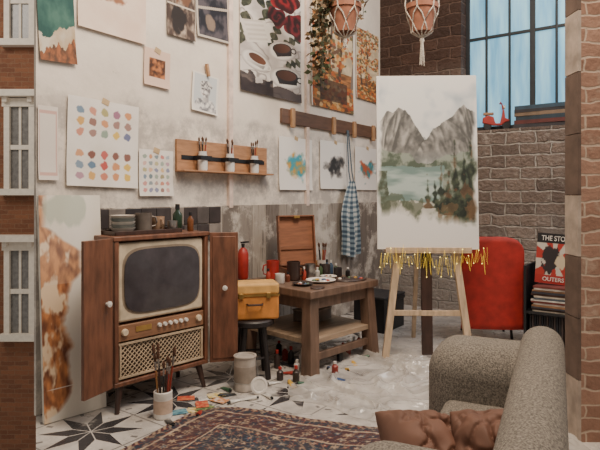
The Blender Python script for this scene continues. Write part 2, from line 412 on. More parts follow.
def cupd(c,x,y,cx,cy,r,ang,body,liq):
    ca,sa=math.cos(ang),math.sin(ang); X=(x-cx)*ca+(y-cy)*sa; Y=-(x-cx)*sa+(y-cy)*ca
    ds=math.hypot(X/(r*1.5),(Y+.25*r)/(r*.95))
    if ds<1: c=mx((232,228,220),(166,158,152),(ds-.75)*4+.2*(X/r))
    if abs(X)<r*(.98-.25*max(0,-Y/r)) and -r*.75<Y<0: c=mx(body,sc(body,.55),.4+.5*X/r)
    dh=math.hypot((X-r*1.15)/(r*.32),(Y+.3*r)/(r*.3))
    if .6<dh<1: c=body
    dm=math.hypot(X/r,Y/(r*.5))
    if dm<1: c=body
    if dm<.85: c=mx(liq,sc(liq,1.6),.3+.5*X/r)
    return c
def a_rose(u,v):
    x,y=u,v*1.95
    c=mx((186,178,172),(230,224,216),.5+1.5*fn_(x*2.5,y*2.5,20))
    fold=abs(fn_(x*2+y,y*2-x,23,3))
    if fold<.06: c=mx(c,(124,114,110),.8*(1-fold/.06))
    for (ax,ay,bx,by) in ((.0,1.95,.35,1.45),(.4,1.95,.05,1.35),(.5,1.6,.3,1.1),(.98,1.15,.7,.95),(.1,1.25,.0,.75),(.6,1.2,.45,.85),(.98,.72,.75,.6)):
        t=max(0,min(1,((x-ax)*(bx-ax)+(y-ay)*(by-ay))/((bx-ax)**2+(by-ay)**2))); dd=math.hypot(x-ax-t*(bx-ax),y-ay-t*(by-ay))
        if dd<.014+.07*abs(math.sin(t*9))*(1-.3*t): c=mx((30,36,28),(78,82,64),.5+1.4*fn_(x*12,y*12,27))
    X=(x-.24)*.95+(y-1.0)*.3; Y=-(x-.24)*.3+(y-1.0)*.95
    if abs(X)<.2 and abs(Y)<.17: c=mx((230,224,214),(200,190,178),.3+.4*math.sin(Y*90) if abs(X)<.15 else .1)
    c=rose(c,x,y,.7,1.74,.25,(148,28,34),1); c=rose(c,x,y,.92,1.32,.22,(110,22,30),2); c=rose(c,x,y,.58,1.36,.16,(90,20,28),3); c=rose(c,x,y,.3,1.66,.12,(170,100,92),4)
    c=cupd(c,x,y,.66,.86,.17,.35,(46,40,42),(66,40,30))
    c=cupd(c,x,y,.26,.56,.16,-.3,(222,216,208),(80,50,36))
    c=cupd(c,x,y,.74,.42,.2,.15,(36,34,38),(62,38,30))
    if x<.5 and y<.3+.14*fn_(x*5,y*5,24): c=mx((40,36,40),(98,88,84),.5+1.4*fn_(x*8,y*8,25))
    if y<.18+.06*fn_(x*6,0,28): c=mx(c,(42,34,36),.8)
    return mx(c,(120,100,90),.08+.2*fn_(x*1.5,y*1.5,29))
def a_autumn(sd,asp,kind=0):
    fol=[(190,112,48),(164,72,38),(206,150,82),(130,98,60),(178,90,44),(100,90,58),(214,178,124),(92,62,44)]
    def f(u,v):
        if min(u,1-u)<.02: return (222,212,198)
        x,y=u,v*asp
        c=mx((176,158,130),(222,202,166),v+fn_(x*3,y*3,sd))
        if v<.3: c=mx((110,74,48),(186,124,74),.5+1.5*fn_(x*3,y*14,sd+5))
        for k in range(4 if kind==0 else 2):
            tx=.16+.25*k+.06*hsh(k,1,sd)+.03*math.sin(y*4+k)
            if abs(x-tx)<.018+.02*(1-v) and v>.12: c=mx((70,54,44),(186,174,160),hsh(k,3,sd)*.8)
        d,rv=dab(x*14,y*14,sd)
        dens=fn_(x*2.4,y*2.4,sd+3)+.3*(v-.15)
        if d<.6 and (dens>-.03 or v<.2): c=mx(c,fol[int(rv*7.99)],.85)
        if kind==0 and .06<v<.22 and abs(u-.5)<.32: c=mx(c,(52,40,38),.65)
        return c
    return f
def a_blot(c1,c2,sd):
    def f(u,v):
        c=(230,225,218); m=blob(u,v,.5,.48,.36,.25,sd,.6,.4)
        return mx(c,mx(c1,c2,.5+1.5*fn_(u*6,v*6,sd+1)),m)
    return f
def a_rust(u,v):
    y=v*2.6
    c=mx((228,220,206),(236,229,218),.5+fn_(u*2,y,30))
    cen=.08+.06*math.sin(y*2.6+1.); wd=.44+.14*math.sin(y*3.1+2.)+.2*fn_(y*2.4,u*1.2,31)
    env=1 if .14<v<.74 else max(0,1-abs(v-(.14 if v<.14 else .74))/.12)
    lim=cen+wd*env**.8
    m=(lim-u)/.1
    ph=fn_(u*2.2+y*.6,y*1.1-u*.6,32)
    st=math.sin((u*1.4+y*2.2)*7+9*ph)*.5+fn_(u*9+y*3,y*5-u*7,36)*.9
    r=mx((206,128,72),(96,48,30),.45+.6*st); r=mx(r,(236,206,170),(fn_(u*4+y*1.2,y*2.5-u*2,33)-.1)*4)
    c=mx(c,r,max(0,min(1,m))*(.9 if v<.6 else .7))
    if v>.84: c=mx(c,(150,166,146),.45*blob(u,v,.45,.94,.4,.08,34))
    return c
art('art_print','teal seascape watercolour with rust coloured shore',38,75,-12,62,a_sea,tilt=-3)
art('art_print','peach paper sheet with brown watercolour blot',78,146,-40,36,a_beige,tilt=1)
art('art_print','small peach print framing brown autumn picture',144,170,50,87,a_small,tilt=2)
art('photo_print','photo print of dark coffee things on cloth',167,195,-25,38,a_coffee,res=2.5)
art('photo_print','dark collage photo print with pale border',196,229,-25,40,a_dark,tilt=-2,res=2.5)
bust=art('art_print','print of grey classical marble bust',192,218,74,113,a_bust,tilt=4,tape=False,res=3.5)
MB().box((0,-.012,.17),(.02,.02,.09),rot=(0,-.3,0)).build('clothes_peg',clothes_pin,parent=bust)
art('paint_swatch_sheet','white sheet with rows of bright paint dots',67,138,101,187,a_sw(5,7,.4,40,.05,1,1.2),cat='swatch sheet',tilt=1.5,res=2.2)
art('paint_swatch_sheet','small white sheet with tiny muted colour dots',139,173,150,196,a_sw(5,6,.36,41,.25,0,1.),cat='swatch sheet',res=2.5)
art('art_print','pale sheet with thin pink outline',38,58,106,180,a_frameline,tape=False)
art('poster','large poster of dark red roses and tilted coffee cups',240,301,-20,97,a_rose,cat='poster',res=3)
art('art_print','autumn forest print in orange and brown',311,354,-20,110,a_autumn(50,2.6),res=2.5)
art('art_print','narrow autumn foliage print',356,379,32,101,a_autumn(55,2.6,1),res=3)
art('art_print','white sheet with turquoise and orange ink blot',279,312,138,190,a_blot((60,150,170),(206,150,70),60),res=2.5)
art('art_print','white sheet with grey black ink blot',320,350,142,189,a_blot((50,50,52),(120,116,112),64),res=2.5)
art('art_print','white sheet with teal and rust ink blot',355,379,148,190,a_blot((66,140,150),(180,92,62),68),res=2.5)
# leaning board
pb=thing('canvas_board','tall cream canvas board with rust brown watercolour smear leaning on wall','painting',(0,0,0))
b0=fl(44,425); b1=fl(106,407); dd=(b1-b0); ang=math.atan2(dd.y,dd.x); wB=math.hypot(dd.x,dd.y)
mid=(b0+b1)/2; hB=(zat(196,mid.y+.1))/math.cos(.08)
pb.location=(mid.x,mid.y,.003); pb.rotation_euler=(math.radians(-4.0),0,ang)
sheet('painting_face',wB,hB,130,300,a_rust,parent=pb,loc=(0,-.006,hB/2))
MB().box((0,.008,hB/2),(wB,.024,hB)).build('board',M('board_edge',(216,206,190),.8),parent=pb,bevel=.002)
# jar rack
c,w,h=print_rect(176,266,144,174,.012)
rk=thing('jar_rack','wooden wall board with black strap holding brush jars','rack',c,AL)
MB().box((0,0,0),(w,.02,h)).box((0,-.045,-h/2+.008),(w,.08,.012)).build('board',M('rack_wood',(166,122,88),.55,kind='woodx'),parent=rk,bevel=.002)
sm=MB()
for f in (-.29,0,.29): sm.box((f*w,-.0865,-.01),(.11,.004,.03)).box((f*w-.055,-.048,-.01),(.004,.076,.03)).box((f*w+.055,-.048,-.01),(.004,.076,.03))
sm.box((0,-.012,-.01),(w*.92,.004,.03)); sm.build('strap',black,parent=rk)
brm=M('bristle',(84,54,38),.9,kind='fabric')
def brush(loc,length,tilt,az,col,group,simple=False,label='thin wooden artist paintbrush standing bristles up'):
    hm=M('brush_handle_%s'%col[0],col[1],.4)
    q=(0,tilt,az)
    r=.004 if not simple else .0045
    if simple:
        return MB().lathe([(r*.5,0),(r,length*.3),(r,length*.75)],8).lathe([(r*1.1,length*.75),(r*1.2,length*.85)],8,mi=1).lathe([(r*1.2,length*.85),(r*1.7,length*.93),(0,length)],8,mi=2).build('paintbrush',[hm,steel,brm],loc=loc,rot=q,label=label,category='paintbrush',group=group)
    e=thing('paintbrush',label,'paintbrush',loc,q,group)
    MB().lathe([(r*.6,0),(r*1.3,length*.45),(r,length*.72)],10).build('handle',hm,parent=e)
    MB().lathe([(r*1.1,length*.72),(r*1.6,length*.86)],10).build('ferrule',steel,parent=e)
    MB().lathe([(r*1.6,length*.86),(r*2.3,length*.92),(r*1.6,length*.97),(0,length)],10).build('bristles',brm,parent=e)
    return e
hc=[('red',(140,52,42)),('oak',(170,120,70)),('dark',(60,40,34)),('black',(34,32,34))]
for k,f in enumerate((-.29,0,.29)):
    jw=Vector(c)+dL*(f*w)+nL*.048; jw.z=c.z-h/2+.0145
    j=thing('glass_jar','white glass jar with dark label holding paintbrushes','jar',jw,AL,'jars on the wall rack')
    MB().lathe([(.032,0),(.036,.01),(.036,.1),(.029,.12),(.03,.135),(.026,.135),(.025,.115),(.031,.095),(.031,.012),(0,.01)],20).build('jar_body',M('milky_glass',(222,220,216),.25),parent=j)
    for q in range(4):
        a=q*1.6+k; brush(jw+Vector((.008*math.cos(a),.008*math.sin(a),.014)),.22+.04*R.random(),.08,a,hc[(q+k)%4],'brushes in wall jars',True)
c,w,h=print_rect(281,376,119,132,.015)
hk=thing('hook_rail','dark wooden wall rail with pale wooden clips','hook rail',c,AL)
MB().box((0,0,0),(w,.025,h)).build('rail',M('rail_wood',(100,74,60),.5,kind='woodx'),parent=hk,bevel=.004)
for f in (-.42,-.03,.2,.44): MB().box((f*w,-.025,-.01),(.045,.03,.17)).build('clip',clothes_pin,parent=hk,bevel=.006)
# apron
def chk(u,v):
    a=(int(u*12)%2)+(int(v*30)%2); return [(196,198,196),(116,134,144),(54,72,90)][a]
pa=WL(352,218,.09); hh=74/F*pa.y; ww=.36
ap=thing('apron','blue and white checked apron hanging in folds from wall clip','apron',(pa.x,pa.y,pa.z),AL)
def apw(x,z,u,v):
    k=1-.72*max(0,(v-.5)/.5)**1.4
    return x*k+.01*math.sin(v*7),z-.02*math.cos((u-.5)*6)*(1-v)
sheet('cloth',ww,hh,60,80,chk,parent=ap,disp=lambda u,v:.034*math.sin(u*21+v*1.2)*(1.05-.8*v),warp=apw)
zt=c.z-pa.z; MB().tube([(-.03,0,hh/2-.01),(-.03,.02,hh/2+.1),(-.012,.05,zt-.03),(.012,.05,zt-.03),(.03,.02,hh/2+.1),(.03,0,hh/2-.01)],.007).build('neck_strap',M('denim_tape',(90,104,116),.9,kind='fabric'),parent=ap)
pe=WL(243,262,.09)
fe=thing('fire_extinguisher','small red fire extinguisher mounted on planks','fire extinguisher',(pe.x,pe.y,pe.z-.13),AL)
MB().lathe([(.035,0),(.042,.015),(.042,.19),(.03,.225),(.014,.24)],24).build('cylinder',redm,parent=fe)
MB().lathe([(.012,.24),(.014,.27)],12).box((.02,0,.28),(.08,.018,.012)).build('valve',black,parent=fe)
MB().box((0,.055,.12),(.05,.04,.05)).build('bracket',black,parent=fe)
# ================= TV
ta=math.radians(47); tX=Vector((math.cos(ta),math.sin(ta),0)); tY=Vector((-math.sin(ta),math.cos(ta),0))
TW,TD,z0,z1=.63,.31,.147,.971
tl=Vector((-1.005,2.985,0)); tc_=tl+tX*TW/2+tY*TD/2
tv=thing('television_console','vintage walnut television cabinet with open doors and rounded screen','television',tc_,ta)
mb=MB(); y0=-TD/2
mb.box((0,0,z1-.0125),(TW+.02,TD+.01,.025)); mb.box((0,0,z0+.0125),(TW,TD,.025)); mb.box((-TW/2+.0125,0,(z0+z1)/2),(.025,TD,z1-z0-.05)); mb.box((TW/2-.0125,0,(z0+z1)/2),(.025,TD,z1-z0-.05)); mb.box((0,TD/2-.01,(z0+z1)/2),(TW-.05,.02,z1-z0-.05))
mb.box((0,.02,(z0+z1)/2),(TW-.05,.2,z1-z0-.05))
mb.build('cabinet',wal,parent=tv,bevel=.004)
scz=.715; MB().box((0,y0+.03,scz),(TW-.055,.03,.44)).build('screen_surround',cream,parent=tv,bevel=.02,seg=4)
MB().dome(0,scz,TW-.10,.385,y0+.014,.006,4.5,3,64).build('screen_rim',M('grey_rim',(140,124,106),.45),parent=tv)
MB().dome(0,scz,TW-.125,.36,y0+.007,.02,4.5,8,64).build('screen',screen,parent=tv)
MB().box((0,y0+.03,.435),(TW-.05,.03,.09)).build('control_panel',panelw,parent=tv,bevel=.003)
def knob(x,z,r,mat,nm='knob'):
    m=Matrix.Translation((x,y0+.015,z))@Euler((math.pi/2,0,0)).to_matrix().to_4x4()
    MB().lathe([(r,0),(r,.012),(r*.8,.018),(0,.018)],20,mat=m).build(nm,mat,parent=tv)
knob(-.25,.44,.02,cream); knob(.25,.44,.02,cream)
for i in range(6): knob(-.03+.037*i,.445,.012,white)
MB().box((-.13,y0+.013,.445),(.1,.004,.03)).build('badge',brass,parent=tv)
gz0,gz1=.19,.375; gw=TW-.08
MB().box((0,y0+.035,(gz0+gz1)/2),(gw,.02,gz1-gz0)).build('speaker_cloth',M('speaker_cloth',(76,58,46),.9,kind='fabric'),parent=tv)
mb=MB(); gh=gz1-gz0; step=.0285
for sgn in (1,-1):
    k=-gh
    while k<gw:
        xa,xb=k,k+gh; za,zb=0,gh
        if xa<0: za=-xa; xa=0
        if xb>gw: zb=gh-(xb-gw); xb=gw
        if xb>xa:
            if sgn<0: xa2,xb2=gw-xa,gw-xb
            else: xa2,xb2=xa,xb
            mb.tube([(xa2-gw/2,y0+.021,gz0+za),(xb2-gw/2,y0+.021,gz0+zb)],.003,6)
        k+=step
for zz in (gz0,gz1): mb.box((0,y0+.02,zz),(gw+.02,.02,.01))
for xx in (-gw/2,gw/2): mb.box((xx,y0+.02,(gz0+gz1)/2),(.01,.02,gh))
mb.build('speaker_grille',grillem,parent=tv)
for sx in (-1,1):
    for sy in (-1,1):
        MB().tube([(sx*(TW/2-.05),sy*(TD/2-.04),z0+.005),(sx*(TW/2-.02),sy*(TD/2-.015),0)],[.022,.012],12).build('leg',waldk,parent=tv)
def door(w_):
    return MB().box((w_/2,-.012,(z0+z1)/2),(w_,.02,z1-z0-.012)).box((w_/2,-.0245,(z0+z1)/2),(w_-.03,.006,z1-z0-.06))
hlw=math.atan2(-.9,-.40)-ta
dl=door(.205).build('door',wal,parent=tv,loc=(-TW/2-.012,y0-.005,0),rot=hlw,bevel=.003)
dr=door(.175).build('door',wal,parent=tv,loc=(TW/2+.012,y0,0),rot=math.radians(14)-ta,bevel=.003)
for d_,sd in ((dl,1),(dr,-1)):
    m=Matrix.Translation((.09 if sd<0 else .05,(0 if sd>0 else -.028),.62))@Euler((math.pi/2*(1 if sd<0 else -1),0,0)).to_matrix().to_4x4()
    MB().lathe([(.008,0),(.008,.012),(.016,.018),(.016,.026),(0,.03)],18,mat=m).build('door_knob',white,parent=d_)
def tvp(x,y): p=tc_+tX*x+tY*y; p.z=z1+.0005; return p
tr=thing('serving_tray','flat dark wooden tray','tray',tvp(-.05,.02),ta)
MB().box((0,0,.005),(.44,.2,.01)).box((0,-.1,.012),(.44,.008,.024)).box((0,.1,.012),(.44,.008,.024)).box((-.22,0,.012),(.008,.2,.024)).box((.22,0,.012),(.008,.2,.024)).build('tray_body',waldk,parent=tr,bevel=.002)
tp=tvp(-.17,.02); zz=z1+.0115
for i,cc in enumerate(((206,200,190),(130,136,134),(214,208,198),(110,120,120),(200,190,178))):
    MB().lathe([(.035,0),(.062,.012),(.072,.028),(.069,.028),(.058,.014),(0,.006)],28).build('bowl',M('glaze_%d'%i,cc,.3),loc=(tp.x,tp.y,zz+i*.018),label='shallow glazed bowl in stack on tray',category='bowl',group='stacked bowls on television')
def cup(name,label,loc,r,h,mat,handle=True,cat='mug',rot=0,inner=None):
    e=thing(name,label,cat,loc,rot)
    MB().lathe([(r*.85,0),(r,.008),(r,h),(r*.9,h),(r*.88,.01),(0,.008)],24).build('body',mat,parent=e)
    if handle: MB().tube([(r*.95,0,h*.25),(r*1.45,0,h*.3),(r*1.6,0,h*.5),(r*1.45,0,h*.75),(r*.95,0,h*.8)],r*.12).build('handle',mat,parent=e)
    return e
p=tvp(-.035,.02); cup('enamel_mug','grey metal mug on tray',(p.x,p.y,zz),.05,.11,M('pewter',(120,110,102),.4,.5),rot=.5)
p=tvp(.075,.04); cup('enamel_mug','speckled brown stoneware cup on tray',(p.x,p.y,zz),.042,.085,M('stoneware',(160,130,106),.5),rot=-.8)
p=tvp(.13,-.04); cup('tin_can','small tin can on tray',(p.x,p.y,zz),.03,.06,steel,False,'can')
def bottle(loc,r,h,mat,capm,label='small paint bottle with cap',group=None,rot=0,cat='bottle',nm='paint_bottle'):
    e=thing(nm,label,cat,loc,rot,group)
    MB().lathe([(r*.9,0),(r,.004),(r,h*.62),(r*.45,h*.75),(r*.42,h*.82),(0,h*.82)],18).build('bottle_body',mat,parent=e)
    MB().lathe([(r*.5,h*.82),(r*.5,h),(0,h)],14).build('cap',capm,parent=e)
    return e
p=tvp(.235,.06); bottle((p.x,p.y,z1+.0005),.03,.17,glassm,black,'dark green glass bottle on television',nm='glass_bottle')
p=tvp(.27,-.03); bottle((p.x,p.y,z1+.0005),.02,.12,M('amber_glass',(110,66,36),.2),black,'small amber bottle on television',nm='glass_bottle')
# ================= table
tb=math.radians(46); bX=Vector((math.cos(tb),math.sin(tb),0)); bY=Vector((-math.sin(tb),math.cos(tb),0))
Wt,Dt,Ht=.75,.72,.565; tcn=Vector((.07,3.60,0))+bX*Wt/2+bY*Dt/2
tbl=thing('side_table','square grey brown wooden table with thick legs and lower shelf','table',tcn,tb)
MB().box((0,0,Ht-.026),(Wt,Dt,.052)).build('table_top',table_w,parent=tbl,bevel=.006)
mb=MB(); 
for s in (-1,1): mb.box((0,s*(Dt/2-.055),Ht-.09),(Wt-.1,.024,.085)); mb.box((s*(Wt/2-.055),0,Ht-.09),(.024,Dt-.1,.085))
mb.build('apron',table_w,parent=tbl,bevel=.002)
for sx in (-1,1):
    for sy in (-1,1):
        lm=MB(); a0,a1=.04,.045; x0_,y0_=sx*(Wt/2-.065),sy*(Dt/2-.065); x1_,y1_=sx*(Wt/2-.04),sy*(Dt/2-.04); zt_=Ht-.052
        lm.add([(x1_-a1,y1_-a1,0),(x1_+a1,y1_-a1,0),(x1_+a1,y1_+a1,0),(x1_-a1,y1_+a1,0),(x0_-a0,y0_-a0,zt_),(x0_+a0,y0_-a0,zt_),(x0_+a0,y0_+a0,zt_),(x0_-a0,y0_+a0,zt_)],[(0,3,2,1),(4,5,6,7),(0,1,5,4),(1,2,6,5),(2,3,7,6),(3,0,4,7)]).build('leg',table_w,parent=tbl,bevel=.004)
MB().box((0,0,.22),(Wt-.05,Dt-.05,.035)).build('shelf',shelf_w,parent=tbl,bevel=.003)
MB().box((0,-Dt/2+.05,.11),(Wt-.14,.03,.05)).build('stretcher',table_w,parent=tbl,bevel=.003)
def tp_(x,y,z=0): p=tcn+bX*x+bY*y; p.z=Ht+.0005+z; return p
pbx=thing('paint_box','open tan brown wooden paint box with raised lid','box',tp_(.12,.20),math.radians(24))
mb=MB(); bw,bd,bh=.32,.18,.07
mb.box((0,0,.005),(bw,bd,.01)).box((0,-bd/2+.005,bh/2),(bw,.01,bh)).box((0,bd/2-.005,bh/2),(bw,.01,bh)).box((-bw/2+.005,0,bh/2),(.01,bd,bh)).box((bw/2-.005,0,bh/2),(.01,bd,bh)).box((0,0,bh*.4),(.008,bd,bh*.7))
mb.build('tray',M('paintbox_wood',(130,86,62),.5,kind='woodx'),parent=pbx,bevel=.002)
mb=MB().box((0,0,.2),(bw,.012,.40),1).box((-bw/2+.006,-.018,.2),(.012,.045,.4)).box((bw/2-.006,-.018,.2),(.012,.045,.4)).box((0,-.018,.006),(bw,.045,.012)).box((0,-.018,.394),(bw,.045,.012)).box((0,-.014,.14),(bw-.03,.006,.03)).box((0,-.045,.385),(.05,.012,.02),2)
mb.build('lid',[MATS['paintbox_wood'],M('paintbox_inner',(142,94,68),.6,kind='woodx'),brass],parent=pbx,loc=(0,bd/2,bh),rot=(-.12,0,0),bevel=.002)
cup('enamel_mug','red enamel mug on table',tp_(-.17,.22),.048,.14,redm,rot=3.4)
cup('enamel_mug','dark brown mug with pale rim on table',tp_(-.10,.07),.05,.14,M('dark_glaze',(56,42,38),.3),rot=-.4)
cup('brush_pot','white ceramic pot with brushes on table',tp_(.32,.16),.04,.11,white,False,'pot')
for q in range(6):
    a=q*1.3; brush(tp_(.32,.16)+Vector((.01*math.cos(a),.01*math.sin(a),.012)),.24,.1,a,hc[q%4],'brushes in table pot',True)
cup('enamel_mug','small white mug on table',tp_(-.27,.04),.035,.07,white,rot=2.)
cup('tin_can','tin can for rinsing brushes on table',tp_(.06,.05),.04,.11,steel,False,'can')
cup('jam_jar','dark jar of rinse water on table',tp_(.24,.05),.036,.09,M('murky_glass',(70,62,60),.2),False,'jar')
cup('jam_jar','dark paint pot near table corner',tp_(.27,-.05),.032,.07,M('dark_pot',(48,44,46),.3),False,'jar')
def plate(loc,r,lab,seed,bm=None):
    e=thing('palette_plate',lab,'plate',loc)
    MB().lathe([(r*.6,0),(r*.9,.01),(r,.018),(r*.97,.02),(r*.6,.008),(0,.008)],32).build('dish',bm or white,parent=e)
    for i in range(6):
        a=i*1.05; MB().lathe([(r*.17,.008+.003),(r*.12,.017),(0,.02)],12,o=(r*.45*math.cos(a),r*.45*math.sin(a),0)).build('paint_dab',M('paint_%d'%((seed+i)%7),[(160,60,44),(60,84,120),(196,152,66),(70,96,70),(30,30,34),(220,214,206),(120,78,52)][(seed+i)%7],.3),parent=e)
dkpl=M('dark_plate',(58,50,48),.35)
plate(tp_(-.02,-.13),.11,'white plate smeared with paint dabs on table',0)
plate(tp_(-.22,-.14),.075,'dark plate with paint dabs on table',3,dkpl)
plate(tp_(.16,-.05),.065,'white mixing plate with dried paint on table',5)
pl=thing('artist_palette','dark wooden painter palette lying on table','palette',tp_(.20,-.23),.5)
MB().lathe([(.12,0),(.125,.005),(.12,.01),(0,.01)],32,sx=1.1,sy=.7).build('palette_board',waldk,parent=pl)
for i in range(6):
    a=-.5+i*.6; MB().lathe([(.014,.01),(.01,.018),(0,.02)],10,o=(.09*math.cos(a),.055*math.sin(a),0)).build('paint_dab',MATS['paint_%d'%i],parent=pl)
pl=thing('artist_palette','small dark mixing palette near table corner','palette',tp_(-.23,-.29),1.2)
MB().lathe([(.05,0),(.053,.004),(.05,.008),(0,.008)],28,sx=1.3,sy=.9).build('palette_board',waldk,parent=pl)
bcols=[(34,32,34),(160,60,44),(60,80,104),(190,158,80),(200,196,190),(70,90,60),(110,60,42)]
for i,(x,y,hh_) in enumerate(((.0,.06,.1),(-.04,.02,.1),(.30,.09,.12),(.34,.24,.12),(.34,.31,.14),(.34,.03,.09),(-.18,.05,.07),(.33,-.1,.07),(-.3,.13,.1),(.35,.09,.11),(.27,.32,.13),(.12,.03,.08),(.19,.06,.1))):
    i2=i%7; bottle(tp_(x,y),.018,hh_,M('bottle_%d'%i2,bcols[i2],.35),white if i%2 else black,'small %s paint bottle on table'%['black','red','blue','yellow','white','green','brown'][i2],'paint bottles on table')
MB().box((0,0,.04),(.26,.19,.08)).box((0,0,.085),(.27,.2,.012),1).build('shoe_box',[M('grey_box',(120,110,102),.8),M('grey_lid',(146,134,122),.8)],loc=tuple(tcn+bX*.12+bY*.08+Vector((0,0,.238))),rot=tb+.2,bevel=.003,label='grey cardboard box on table shelf',category='box')
# ================= stool + case
sc_=Vector((-.315,3.66,0))
st=thing('round_stool','black wooden stool with round seat','stool',sc_)
MB().lathe([(.13,.34),(.145,.35),(.145,.375),(.135,.385),(0,.385)],32).build('seat',ebony,parent=st)
for i in range(4):
    a=math.pi/4+i*math.pi/2+.2; MB().tube([(.085*math.cos(a),.085*math.sin(a),.345),(.13*math.cos(a),.13*math.sin(a),0)],[.023,.019],10).build('leg',ebony,parent=st)
MB().tube([(.112*math.cos(k*.4),.112*math.sin(k*.4),.14) for k in range(16)],.007,8,closed=True).build('foot_ring',ebony,parent=st)
cs=thing('vintage_case','orange portable case with yellow lid and handle on stool','case',(sc_.x,sc_.y,.3855),math.radians(14))
MB().box((0,0,.08),(.325,.18,.16)).build('case_body',orange,parent=cs,bevel=.015,seg=3)
MB().box((0,0,.2),(.33,.185,.078)).build('lid',orangel,parent=cs,bevel=.02,seg=4)
MB().box((0,-.093,.161),(.33,.004,.012)).build('metal_band',brass,parent=cs)
for sx in (-.09,.09): MB().box((sx,-.096,.16),(.03,.012,.035)).build('latch',brass,parent=cs,bevel=.002)
MB().tube([(-.05,-.09,.105),(-.045,-.12,.105),(.045,-.12,.105),(.05,-.09,.105)],.007).build('handle',waldk,parent=cs)
pc=fl(245,389); e=thing('paint_can','pale grey metal paint can with wire handle on floor','paint can',(pc.x,pc.y+.0,0))
MB().lathe([(.066,0),(.07,.004),(.07,.01),(.067,.014),(.067,.2),(.071,.204),(.071,.21),(.06,.21),(.056,.202),(0,.202)],32).build('can_body',M('grey_tin',(170,160,150),.5,.05),parent=e)
MB().lathe([(.0675,.05),(.0675,.15)],32).build('label_band',M('tin_label',(152,140,128),.6),parent=e)
MB().tube([(-.07,0,.17),(-.09,-.03,.1),(-.05,-.075,.06),(.03,-.085,.055),(.085,-.04,.09),(.07,0,.17)],.002,6).build('wire_handle',steel,parent=e)
pc2=fl(259,394); m=Matrix.Translation((0,0,.052))@Euler((math.radians(80),0,0)).to_matrix().to_4x4()
MB().lathe([(0,0),(.052,0),(.052,.008),(.04,.01),(.035,.006),(0,.006)],32,mat=m).build('can_lid',white,loc=pc2,rot=.2,label='round white tin lid leaning on paint can',category='lid')
pj=fl(163,417); j=thing('brush_jar','white ceramic jar full of paintbrushes on floor','jar',(pj.x,pj.y,0))
MB().lathe([(.045,0),(.05,.006),(.05,.14),(.046,.145),(.043,.14),(.043,.012),(0,.01)],28).build('jar_body',white,parent=j)
MB().lathe([(.0505,.03),(.0505,.1)],28).build('jar_label',M('jar_label',(196,170,150),.7),parent=j)
for q in range(9):
    a=q*.72; brush((pj.x+.02*math.cos(a),pj.y+.02*math.sin(a),.014),.3+.1*R.random(),.06+.12*R.random(),a,hc[q%4],'brushes in floor jar')
def cardf(c1,c2,sd): return lambda u,v: mx(c1,c2,.5+1.5*fn_(u*4,v*4,sd))
cc=[((180,64,48),(206,126,82)),((200,170,84),(220,204,166)),((60,104,122),(116,160,170)),((220,216,210),(180,176,170)),((70,88,60),(134,144,90)),((200,196,190),(90,64,116)),((220,214,208),(188,116,64))]
for i,(px,py) in enumerate(((186,398),(196,410),(178,412),(207,398),(205,408),(188,419),(220,400),(202,404),(216,395))):
    p=fl(px,py,.002+i*.0012); sheet('colour_card',.1,.07,10,10,cardf(*cc[i%7],80+i),loc=p,rot=R.random()*3,flat=True,label='small painted colour test card on floor',category='card',group='colour cards on floor')
def tube_(px,py,col,i):
    p=fl(px,py); e=thing('paint_tube','squeezed %s paint tube lying on floor'%col[0],'paint tube',(p.x,p.y,.013),R.random()*6,'paint tubes on floor')
    mm=M('tube_'+col[0],col[1],.35)
    mb=MB(); vs=[];fs=[];sg=12;L=.1
    for k in range(7):
        t=k/6; a=.013*(1-t)+.001*t; b_=.013*(1-t)+.018*t
        for s in range(sg): th_=2*math.pi*s/sg; vs.append((-L/2+L*t,b_*math.cos(th_),a*math.sin(th_)-(.011*t)*.9))
    for k in range(6):
        for s in range(sg): s2=(s+1)%sg; fs.append((k*sg+s,k*sg+s2,(k+1)*sg+s2,(k+1)*sg+s))
    fs.append(tuple(range(sg))); mb.add(vs,fs).build('tube_body',mm,parent=e)
    m=Matrix.Translation((-L/2-.014,0,0))@Euler((0,math.pi/2,0)).to_matrix().to_4x4()
    MB().lathe([(.007,0),(.008,.014),(0,.014)],12,mat=m).build('cap',black,parent=e)
tcols=[('red',(156,54,44)),('blue',(54,78,118)),('yellow',(200,158,70)),('white',(214,210,202)),('green',(62,94,70)),('black',(34,34,36))]
for i,(px,py) in enumerate(((200,414),(170,424),(226,390),(274,384),(292,386),(338,380),(300,360),(286,374),(228,396),(304,384),(268,397),(347,370),(354,364),(332,368),(338,354),(288,366),(362,358),(236,402),(248,400),(310,354))): tube_(px,py,tcols[(i*5+i//6)%6],i)
for i,(px,py) in enumerate(((279,352),(285,360),(277,368),(297,372),(340,362),(348,357),(280,380),(354,350),(291,364),(335,374),(296,382),(302,366),(343,354),(359,348),(368,354))):
    p=fl(px,py); bottle(p,.022,.085+.02*(i%3),M('floor_bottle_%d'%(i%4),[(34,32,34),(144,52,40),(56,44,40),(200,194,188)][i%4],.35),white if i%2 else redp,'small %s paint bottle on floor'%['black','red','brown','white'][i%4],'paint bottles on floor')
pk=Vector((.72,5.0,0)); ck=thing('storage_crate','black storage crate standing by wall','crate',pk,AL)
mb=MB().box((0,0,.01),(.4,.3,.02)).box((0,-.145,.15),(.4,.01,.28)).box((0,.145,.15),(.4,.01,.28)).box((-.195,0,.15),(.01,.3,.28)).box((.195,0,.15),(.01,.3,.28)).box((0,-.153,.27),(.42,.012,.03)); mb.build('crate_body',black,parent=ck,bevel=.003)
MB().box((0,0,.3),(.42,.32,.02)).build('lid',M('charcoal',(50,48,50),.6),parent=ck,bevel=.004)
